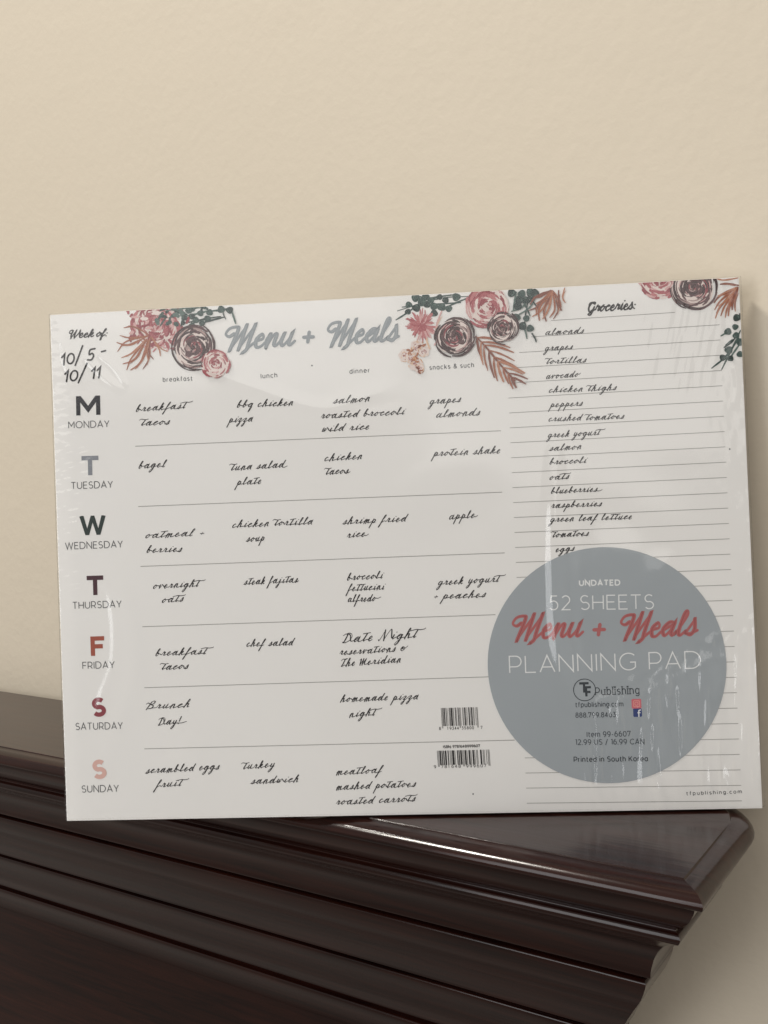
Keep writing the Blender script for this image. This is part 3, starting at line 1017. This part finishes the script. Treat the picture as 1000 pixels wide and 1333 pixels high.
def spiky(pr, cx, cy, r, seed, cols):
    rd = random.Random(seed)
    c = P(cx, cy)
    R = r * 0.333
    for i in range(90):
        a0 = rd.uniform(0, 2 * math.pi)
        l = R * rd.uniform(0.5, 1.12)
        b = rd.uniform(-.3, .3)
        s0 = rd.uniform(0.05, 0.35)
        pts = [c + np.array([math.cos(a0 + b * t), math.sin(a0 + b * t)]) * (R * s0 + (l - R * s0) * t) for t in (0, .5, 1)]
        brush(pr, pts, rd.uniform(.4, 1.0) * R / 6, rd.choice(cols[:-1] if s0 > .15 else cols))
    for i in range(14):
        a0 = rd.uniform(0, 2 * math.pi)
        pts = [c + np.array([math.cos(a0 + t), math.sin(a0 + t)]) * R * rd.uniform(.05, .35) for t in (0, .5, 1)]
        brush(pr, pts, rd.uniform(.5, 1.0) * R / 6, cols[-1])


def frond(pr, base, tips, w0, cols, seed, bend=0.14):
    """separate brush-dab leaflets from a common base"""
    rd = random.Random(seed)
    for tip in tips:
        if len(tip) == 4:
            a, b = P(tip[0], tip[1]), P(tip[2], tip[3])
        else:
            b = P(*tip)
            a = P(*base) + (b - P(*base)) * rd.uniform(0.02, 0.16)
        d = b - a
        nn = np.array([-d[1], d[0]])
        s = rd.choice([-1, 1]) * bend * rd.uniform(.4, 1.2)
        pts = [a, a + d * .35 + nn * s * .7, a + d * .7 + nn * s, b]
        brush(pr, pts, w0 * rd.uniform(.75, 1.25), rd.choice(cols), taper=.3)
        if rd.random() < .6:
            pts = [a + d * .2 + nn * .04, a + d * .5 + nn * (s + .03), a + d * .85 + nn * s]
            brush(pr, pts, w0 * .4, rd.choice(cols), taper=.3)


def berries(pr, pts, r, seed, stems=()):
    rd = random.Random(seed)
    for s in stems:
        q = [P(*k) for k in s]
        if len(q) == 2:
            q = [q[0], (q[0] + q[1]) / 2 + np.array([rd.uniform(-.4, .4), rd.uniform(-.4, .4)]), q[1]]
        brush(pr, q, rd.uniform(.5, .9), rd.choice(['green', 'green_dark', 'green_mid']), taper=.5)
    for x, y in pts:
        c = P(x, y)
        R = r * 0.333 * rd.uniform(.85, 1.2)
        ph = rd.uniform(0, 6)
        pr.poly([c + np.array([math.cos(a) * 1.06, math.sin(a)]) * R * (1 + .08 * math.sin(3 * a + ph)) for a in np.linspace(0, 2 * math.pi, 18)[:-1]], rd.choice(['green', 'green_dark', 'green']))
        for k in range(2):
            a0 = rd.uniform(0, 6)
            brush(pr, [c + np.array([math.cos(a0 + t), math.sin(a0 + t)]) * R * .55 for t in (0, .6, 1.2)], R * .35, rd.choice(['green_mid', 'green_dark']))


INKS['paper_blush'] = mat('blush_wash_ink', srgb(226, 212, 206), 0.6, 0.2)
RUST = ['rust', 'rust', 'rust_mid', 'rust_dark']



def spine_frond(pr, spine, left, right, w0, cols, seed, n=9):
    """fern-like spray: leaflets leave a curved spine on both sides"""
    rd = random.Random(seed)
    sp = np.array(spline2([P(*q) for q in spine], 8))
    m = len(sp)
    brush(pr, [tuple(q) for q in sp[::4]] + [tuple(sp[-1])], w0 * .9, cols[-1], taper=.4)
    for i in range(n):
        t = (i + .5) / n
        j = min(int(t * (m - 1)), m - 2)
        b = sp[j]
        d = sp[min(j + 3, m - 1)] - sp[max(j - 3, 0)]
        d = d / np.hypot(*d)
        nn = np.array([-d[1], d[0]])
        for sg, lmm in ((1, left), (-1, right)):
            l = lmm * (0.75 + .5 * math.sin(math.pi * (0.15 + .8 * t))) * rd.uniform(.8, 1.1) * (1 - .35 * t)
            an = math.radians(rd.uniform(30, 46) - 14 * t)
            e = d * math.cos(an) + nn * sg * math.sin(an)
            cv = d * l * .10
            brush(pr, [b, b + e * l * .35 - cv * .5, b + e * l * .7 - cv * .2, b + e * l + cv], w0 * rd.uniform(.75, 1.3), rd.choice(cols), taper=.3)
    return


# left bouquet
pr = Print(2)
rd = random.Random(5)
pink_rose(pr, 203, 424, 34, seed=3, dens=130, ry=.95)
for i in range(70):
    c = P(rd.uniform(166, 246), rd.uniform(402, 460))
    a0 = rd.uniform(0, 6.3)
    ln = rd.uniform(1.2, 4)
    brush(pr, [c, c + np.array([math.cos(a0), math.sin(a0)]) * ln * .5 + rd.uniform(-.4, .4), c + np.array([math.cos(a0), math.sin(a0)]) * ln], rd.uniform(.6, 1.7), rd.choice(['rose', 'rose_mid', 'rose_deep', 'rose_light', 'paper_blush']))
frond(pr, (196, 437), [(161, 427), (152, 446), (153, 458), (158, 466), (165, 482), (176, 481), (186, 481), (193, 470), (200, 468), (209, 464), (156, 437), (218, 458), (170, 482), (160, 474), (181, 474)], .78, RUST, 4)
for i in range(30):
    c = P(rd.uniform(204, 262), rd.uniform(400, 428))
    a0 = rd.uniform(-.5, 2.4)
    ln = rd.uniform(1.5, 4.5)
    e = np.array([math.cos(a0), math.sin(a0)]) * ln
    brush(pr, [c, c + e * .5 + np.array([.2, .3]), c + e], rd.uniform(.8, 2.2), rd.choice(['green', 'green_dark', 'green_mid']))
berries(pr, [(261, 408), (273, 407), (270, 415), (288, 403), (299, 404), (255, 417), (263, 421), (246, 405), (250, 412), (240, 414)], 4.2, 8,
        [((215, 405), (262, 401)), ((240, 412), (274, 404)), ((245, 420), (288, 412)), ((262, 421), (292, 413)), ((290, 402), (294, 416)), ((302, 406), (307, 422)), ((276, 405), (299, 402))])
dark_rose(pr, 252, 452, 30, seed=21)
pink_rose(pr, 281, 474, 20, seed=9, dens=80)
pr.build('floral_print', clip=PAGE)

# middle bouquet
pr = Print(2)
berries(pr, [(541, 388), (532, 397), (542, 401), (531, 406), (554, 387), (556, 397), (565, 399), (572, 387), (575, 400), (584, 402), (594, 387), (565, 408), (549, 393), (580, 391), (561, 391)],
        4.4, 31, [((612, 386), (570, 389), (517, 405)), ((600, 394), (560, 397), (523, 400)), ((612, 387), (590, 396), (575, 404)), ((540, 400), (515, 417)), ((590, 384), (548, 391)), ((570, 390), (540, 386))])
spiky(pr, 549, 424, 21, 12, ['rose_light', 'rose_mid', 'rose_mid', 'rose'])
for c_, r_ in (((527, 463), 9), ((543, 452), 10), ((552, 458), 8), ((541, 474), 10), ((546, 480), 7), ((535, 466), 8)):
    pink_rose(pr, c_[0], c_[1], r_, seed=int(c_[0]), dens=16, cols=('peach', 'peach_light', 'peach_light', 'rust_mid'))
for p_ in ((534, 458), (541, 464), (549, 450), (545, 482), (540, 470)):
    c = P(*p_)
    for i in range(5):
        a0 = rd.uniform(0, 6.3)
        brush(pr, [c, c + np.array([math.cos(a0), math.sin(a0)]) * .9, c + np.array([math.cos(a0 + .4), math.sin(a0 + .4)]) * 1.9], rd.uniform(.5, 1.1), rd.choice(['rust', 'rust_mid', 'rust_dark', 'peach']))
frond(pr, (562, 445), [(575, 405, 570, 440), (560, 455, 556, 440), (568, 420, 565, 450)], 1.0, ['rose_light', 'peach_light'], 6)
pink_rose(pr, 634, 400, 29, seed=17, dens=130)
spine_frond(pr, [(619, 438), (634, 454), (652, 476), (670, 496)], 12.5, 10.0, .95, RUST, 14, 9)
berries(pr, [(666, 382), (679, 383), (690, 380), (693, 388), (674, 399), (672, 414), (685, 415), (680, 425), (690, 428), (684, 391), (676, 391), (696, 382)],
        4.6, 33, [((696, 378), (680, 400), (665, 406)), ((690, 378), (684, 410), (683, 425)), ((700, 380), (690, 400), (672, 412)), ((680, 422), (686, 442)), ((692, 434), (698, 446)), ((700, 385), (686, 396)), ((672, 380), (668, 405)), ((686, 384), (700, 402)), ((676, 386), (690, 412))])
frond(pr, (720, 377), [(688, 405), (692, 413), (702, 418), (711, 419), (720, 416), (729, 405), (727, 378, 731, 405), (735, 375, 736, 395), (697, 396), (694, 388), (698, 411), (706, 416), (715, 414), (690, 397)], .85, RUST, 18)
dark_rose(pr, 592, 439, 27, seed=41)
dark_rose(pr, 654, 427, 20.5, seed=52)
pr.build('floral_print', clip=PAGE)

# right corner bouquet
pr = Print(2)
pink_rose(pr, 860, 362, 29, seed=27, dens=130)
berries(pr, [(959, 414), (957, 426), (947.5, 432), (958, 437), (948.5, 456), (941, 466), (963, 461.5), (951, 467), (964, 446)], 4.2, 35,
        [((964, 430), (955, 450), (939, 482)), ((962, 440), (945, 464), (926, 480)), ((950, 434), (938, 438)), ((960, 436), (952, 446), (942, 453)), ((966, 444), (956, 458), (948, 470)), ((954, 442), (944, 450)), ((963, 408), (960, 416))])
frond(pr, (961, 373), [(962, 372, 937, 370.5), (961, 362, 932, 363), (929, 395), (930, 404), (931, 415), (938, 412), (944, 414), (957, 406), (934, 386), (951, 400), (935, 399), (948, 412), (953, 404)], .9, RUST, 22, bend=.08)
dark_rose(pr, 903, 375, 30, seed=61)
pr.build('floral_print', clip=PAGE)

# ------------------------------------------------------------------ round grey label
LB = Print(4)
c0 = P(789, 866)
rx = float(np.hypot(*(P(945, 866) - P(633, 866)))) / 2
ry = float(np.hypot(*(P(789, 713) - P(789, 1019)))) / 2
LR = (rx + ry) / 2
LB.poly(arc(c0[0], c0[1], LR, LR, 0, 356.25, 95), 'label_grey')
LABEL = LB.build('round_label')


def lab(name, fn):
    pr = Print(5)
    fn(pr)
    return pr.build(name, LABEL)


lab('label_lettering', lambda p: sans(p, 'UNDATED', (753.8, 763.4), (807.6, 762.8), 2.75, 0.58, 'white', 0.2))
lab('label_lettering', lambda p: sans(p, '52 SHEETS', (715, 795), (851.5, 793.4), 6.5, 0.50, 'white', 0.2))
lab('label_lettering', lambda p: title(p, [('Menu', (668, 832), (759, 828.6)), ('Meals', (809, 830.6), (908, 826.6))], 6.0, 1.6, 'coral', 'coral_dark', (780, 820)))
lab('label_lettering', lambda p: sans(p, 'PLANNING PAD', (663, 877), (913, 870.8), 7.7, 0.52, 'white', 0.2))


def logo(p):
    c = P(761, 898.4)
    p.ribbon(arc(c[0], c[1], 4.7, 4.7, 0, 360, 40), 0.34, 'label_dark', caps=False)
    sans(p, 'T', (753, 903.6), (768.5, 903.2), 5.0, 0.98, 'label_dark')
    sans(p, 'F', (762.5, 908.4), (771, 908), 4.9, 0.98, 'label_dark')
    sans(p, 'Publishing', (775, 905.8), (832.6, 903.8), 3.5, 0.38, 'label_dark', 0.26, slab=True)


lab('publisher_logo', logo)


def contact(p):
    sans(p, 'tfpublishing.com', (749, 921.2), (811.6, 920.2), 2.3, 0.34, 'label_text', 0.2)
    sans(p, '888.799.8463', (749.3, 934.8), (801.8, 934), 2.35, 0.34, 'label_text', 0.2)


lab('contact_lettering', contact)


def icon(p, cx, cy, s):
    c = P(cx, cy)
    h, r = s * .333 / 2, s * .333 * .14
    out = []
    for sx, sy, a0 in ((1, 1, 0), (-1, 1, 90), (-1, -1, 180), (1, -1, 270)):
        out += arc(c[0] + sx * (h - r), c[1] + sy * (h - r), r, r, a0, a0 + 90, 5)
    return c, h, out


def insta(p):
    c, h, out = icon(p, 828.6, 916.4, 12.4)
    p.poly(out, 'insta')
    p.e += .002
    k = .62 * h
    p.ribbon([c + np.array(q) * k for q in ((-.8, -1), (.8, -1), (1, -.8), (1, .8), (.8, 1), (-.8, 1), (-1, .8), (-1, -.8), (-.8, -1))], .26, 'insta_light', caps=False)
    p.ribbon(arc(c[0], c[1], h * .34, h * .34, 0, 360, 18), .26, 'insta_light', caps=False)
    p.poly(arc(c[0] + h * .36, c[1] + h * .38, .13, .13, 0, 330, 8), 'insta_light')


def fbook(p):
    c, h, out = icon(p, 830, 928, 11)
    p.poly(out, 'blue')
    p.e += .002
    k = h
    p.ribbon([c + np.array(q) * k for q in ((.28, -1), (.28, .2), (.34, .5), (.62, .6), (.8, .58))], .50, 'white', caps=False)
    p.ribbon([c + np.array(q) * k for q in ((-.06, -.04), (.72, -.04))], .36, 'white', caps=False)


lab('social_icon', insta)
lab('social_icon', fbook)


def price(p):
    sans(p, 'Item 99-6607', (764, 960.2), (821.2, 959.2), 2.5, 0.34, 'label_text', 0.2)
    sans(p, '12.99 US / 16.99 CAN', (749, 970.2), (839, 969.3), 2.5, 0.34, 'label_text', 0.2)
    sans(p, 'Printed in South Korea', (747, 992.4), (843.5, 991.4), 2.35, 0.34, 'label_dark', 0.2)


lab('price_lettering', price)

# ------------------------------------------------------------------ clear shrink wrap with creases
step = 0.45
gx = np.arange(-153.6, 154.4, step)
gy = np.arange(0.1, 229.2, step)
GX, GY = np.meshgrid(gx, gy)
Hh = np.full(GX.shape, 1.4)


def noise2(sx, sy, seed, ang=0.0):
    """smooth value noise over the page, stretched sx by sy mm, turned by ang degrees"""
    r = np.random.default_rng(seed)
    a = math.radians(ang)
    U = (GX * math.cos(a) + GY * math.sin(a)) / sx + 1000.3
    V_ = (-GX * math.sin(a) + GY * math.cos(a)) / sy + 1000.7
    T = r.random((256, 256))
    iu, iv = np.floor(U).astype(int), np.floor(V_).astype(int)
    fu, fv = U - iu, V_ - iv
    fu, fv = fu * fu * (3 - 2 * fu), fv * fv * (3 - 2 * fv)
    g = lambda i, j: T[(iu + i) % 256, (iv + j) % 256]
    return (g(0, 0) * (1 - fu) + g(1, 0) * fu) * (1 - fv) + (g(0, 1) * (1 - fu) + g(1, 1) * fu) * fv - 0.5


def dist_line(pts):
    """distance and along-line fraction from every film point to a polyline"""
    q = spline2([P(*p) for p in pts], 6)
    best = np.full(GX.shape, 1e9)
    par = np.zeros(GX.shape)
    tot = 0
    ln = [0]
    for i in range(len(q) - 1):
        ln.append(ln[-1] + float(np.hypot(*(q[i + 1] - q[i]))))
    for i in range(len(q) - 1):
        a, b = q[i], q[i + 1]
        d = b - a
        L2 = float(d @ d)
        t = np.clip(((GX - a[0]) * d[0] + (GY - a[1]) * d[1]) / L2, 0, 1)
        dd = np.hypot(GX - a[0] - t * d[0], GY - a[1] - t * d[1])
        m = dd < best
        best = np.where(m, dd, best)
        par = np.where(m, (ln[i] + t * (ln[i + 1] - ln[i])) / ln[-1], par)
    return best, par


def crease(pts, amp, wid, fade=0.15):
    d, t = dist_line(pts)
    e = np.clip(np.minimum(t, 1 - t) / fade, 0, 1)
    return amp * np.exp(-(d / wid) ** 2) * e


def blob(x, y, rx, ry, ang=0.0, hard=1.0):
    c = P(x, y)
    a = math.radians(ang)
    U = ((GX - c[0]) * math.cos(a) + (GY - c[1]) * math.sin(a)) / (rx * .333)
    V_ = (-(GX - c[0]) * math.sin(a) + (GY - c[1]) * math.cos(a)) / (ry * .333)
    return np.exp(-((U * U + V_ * V_) ** hard))


# broad slack of the film
Hh += 0.55 * noise2(60, 45, 1) + 0.22 * noise2(22, 17, 2)
Hh += blob(800, 840, 175, 170, 0, 2) * (2.3 * noise2(34, 25, 21, 35) + 1.0 * noise2(15, 22, 22, 50))
Hh += blob(600, 640, 120, 110, 0, 2) * 1.3 * noise2(40, 26, 23, 20)
# puckers pulled down towards the lower right corner
edge_y = P(760, 925)[1] + (GX - P(760, 925)[0]) * 0.50
m = 1 / (1 + np.exp((GY - edge_y) / 1.6))
m *= 1 / (1 + np.exp(-(GX - P(742, 980)[0]) / 3.5))
m *= np.clip((GY - 2) / 10, 0, 1)
Hh += 3.1 * m * (0.55 * noise2(2.6, 30, 3, 2) + 0.42 * noise2(1.5, 16, 4, -3) + 0.3 * noise2(5, 14, 5, 6))
# small loops along the upper rim of the puckers
r_ = np.exp(-((GY - edge_y) / 3.2) ** 2) / (1 + np.exp(-(GX - P(770, 900)[0]) / 2.5))
Hh += r_ * 1.5 * noise2(2.4, 4, 6, -25)
# fan of fine creases, upper right
Hh += blob(885, 450, 62, 58, 0, 2) * (0.34 * noise2(2.0, 22, 7, -16) + 0.2 * noise2(1.2, 10, 8, -12))
# crimped left margin
lm = np.exp(-np.clip(GX + 152.5, 0, None) / 3.2)
Hh += lm * (0.42 * noise2(4, 1.6, 9, 8) + 0.35 * noise2(2.4, 1.4, 10, -10))
for (x, y, rx_, ry_) in ((112, 605, 10, 22), (98, 670, 12, 40), (86, 560, 10, 22), (120, 805, 10, 14), (85, 640, 14, 60), (100, 760, 22, 70), (95, 880, 22, 60)):
    Hh += blob(x, y, rx_, ry_) * (0.27 * noise2(4.5, 1.1, int(x + y), 10) + 0.10 * noise2(2, 2, int(y), 0))
# right margin
rm = np.exp(-np.clip(152.5 - GX, 0, None) / 6.0)
Hh += rm * (0.55 * noise2(3.5, 9, 12, -8) + 0.35 * noise2(1.8, 3, 13, 10))
Hh += blob(965, 1010, 40, 45) * (0.7 * noise2(3, 16, 14, 40) + 0.3 * noise2(2, 5, 15, 30))
Hh += blob(960, 880, 30, 60) * (0.5 * noise2(4, 14, 16, -20))
# long folds
Hh += crease([(112, 700), (140, 745), (153, 800), (153, 860), (138, 905), (124, 960), (118, 1000)], 0.72, 3.6, .3)
Hh += crease([(722, 560), (722, 640), (721, 740), (726, 830), (738, 890), (760, 945)], 2.3, 3.7, .3)
Hh += crease([(738, 890), (770, 960), (800, 1010)], -0.5, 6)
Hh += crease([(880, 720), (835, 770), (800, 810), (795, 860), (820, 905)], 0.7, 6)
Hh += crease([(780, 912), (830, 905), (880, 882), (930, 856), (970, 868)], 0.55, 2.0)
Hh += crease([(240, 468), (330, 505), (420, 532), (480, 515), (545, 500)], 0.25, 3.0)
Hh += crease([(82, 445), (86, 475), (95, 490)], 0.4, 0.9)
Hh += crease([(110, 465), (140, 495), (165, 510)], 0.45, 1.3)
Hh += crease([(128, 462), (150, 480), (166, 505)], 0.4, 0.9)
Hh += crease([(953, 470), (958, 505), (952, 535)], 0.7, 1.2)
Hh += crease([(205, 950), (232, 985), (262, 1000)], 0.45, 6)
Hh = np.clip(Hh, 0.32, 4.6)
# tuck the rim round the edge of the pad
rim = np.minimum(np.minimum(GX + 153.6, 153.9 - GX), np.minimum(GY - 0.1, 229.0 - GY))
Hh = np.where(rim < 1.6, 0.32 + (Hh - 0.32) * np.clip(rim / 1.6, 0, 1) - 3.2 * np.clip(1 - rim / 0.9, 0, 1) ** 1.5, Hh)
ny, nx = GX.shape
# the rim itself is ragged, and slack film stands off the lower right edge
wob = np.array([random.uniform(-.35, .35) for _ in range(ny)])
GX2, GY2 = GX.copy(), GY.copy()
GX2[:, 0] += wob
GX2[:, -1] += np.roll(wob, 40) + 3.4 * np.exp(-(((gy - P(990, 945)[1]) / 22) ** 2))
GX2[:, -2] += 2.6 * np.exp(-(((gy - P(990, 945)[1]) / 22) ** 2))
co = np.stack([GX2, GY2, Hh], -1).reshape(-1, 3) / 1000
me = bpy.data.meshes.new('shrink_wrap')
idx = np.arange(ny * nx).reshape(ny, nx)
quads = np.stack([idx[:-1, :-1], idx[:-1, 1:], idx[1:, 1:], idx[1:, :-1]], -1).reshape(-1, 4)
me.vertices.add(len(co))
me.vertices.foreach_set('co', co.ravel())
me.loops.add(quads.size)
me.loops.foreach_set('vertex_index', quads.ravel())
me.polygons.add(len(quads))
me.polygons.foreach_set('loop_start', np.arange(0, quads.size, 4))
me.polygons.foreach_set('loop_total', np.full(len(quads), 4))
me.polygons.foreach_set('use_smooth', np.ones(len(quads), bool))
me.update(calc_edges=True)
me.validate()
me.materials.append(M_FILM)
link('shrink_wrap', me, PAD)

# the pad stands on the folded seam of its film, a hair above the polish
CB.location.z -= 0.0008
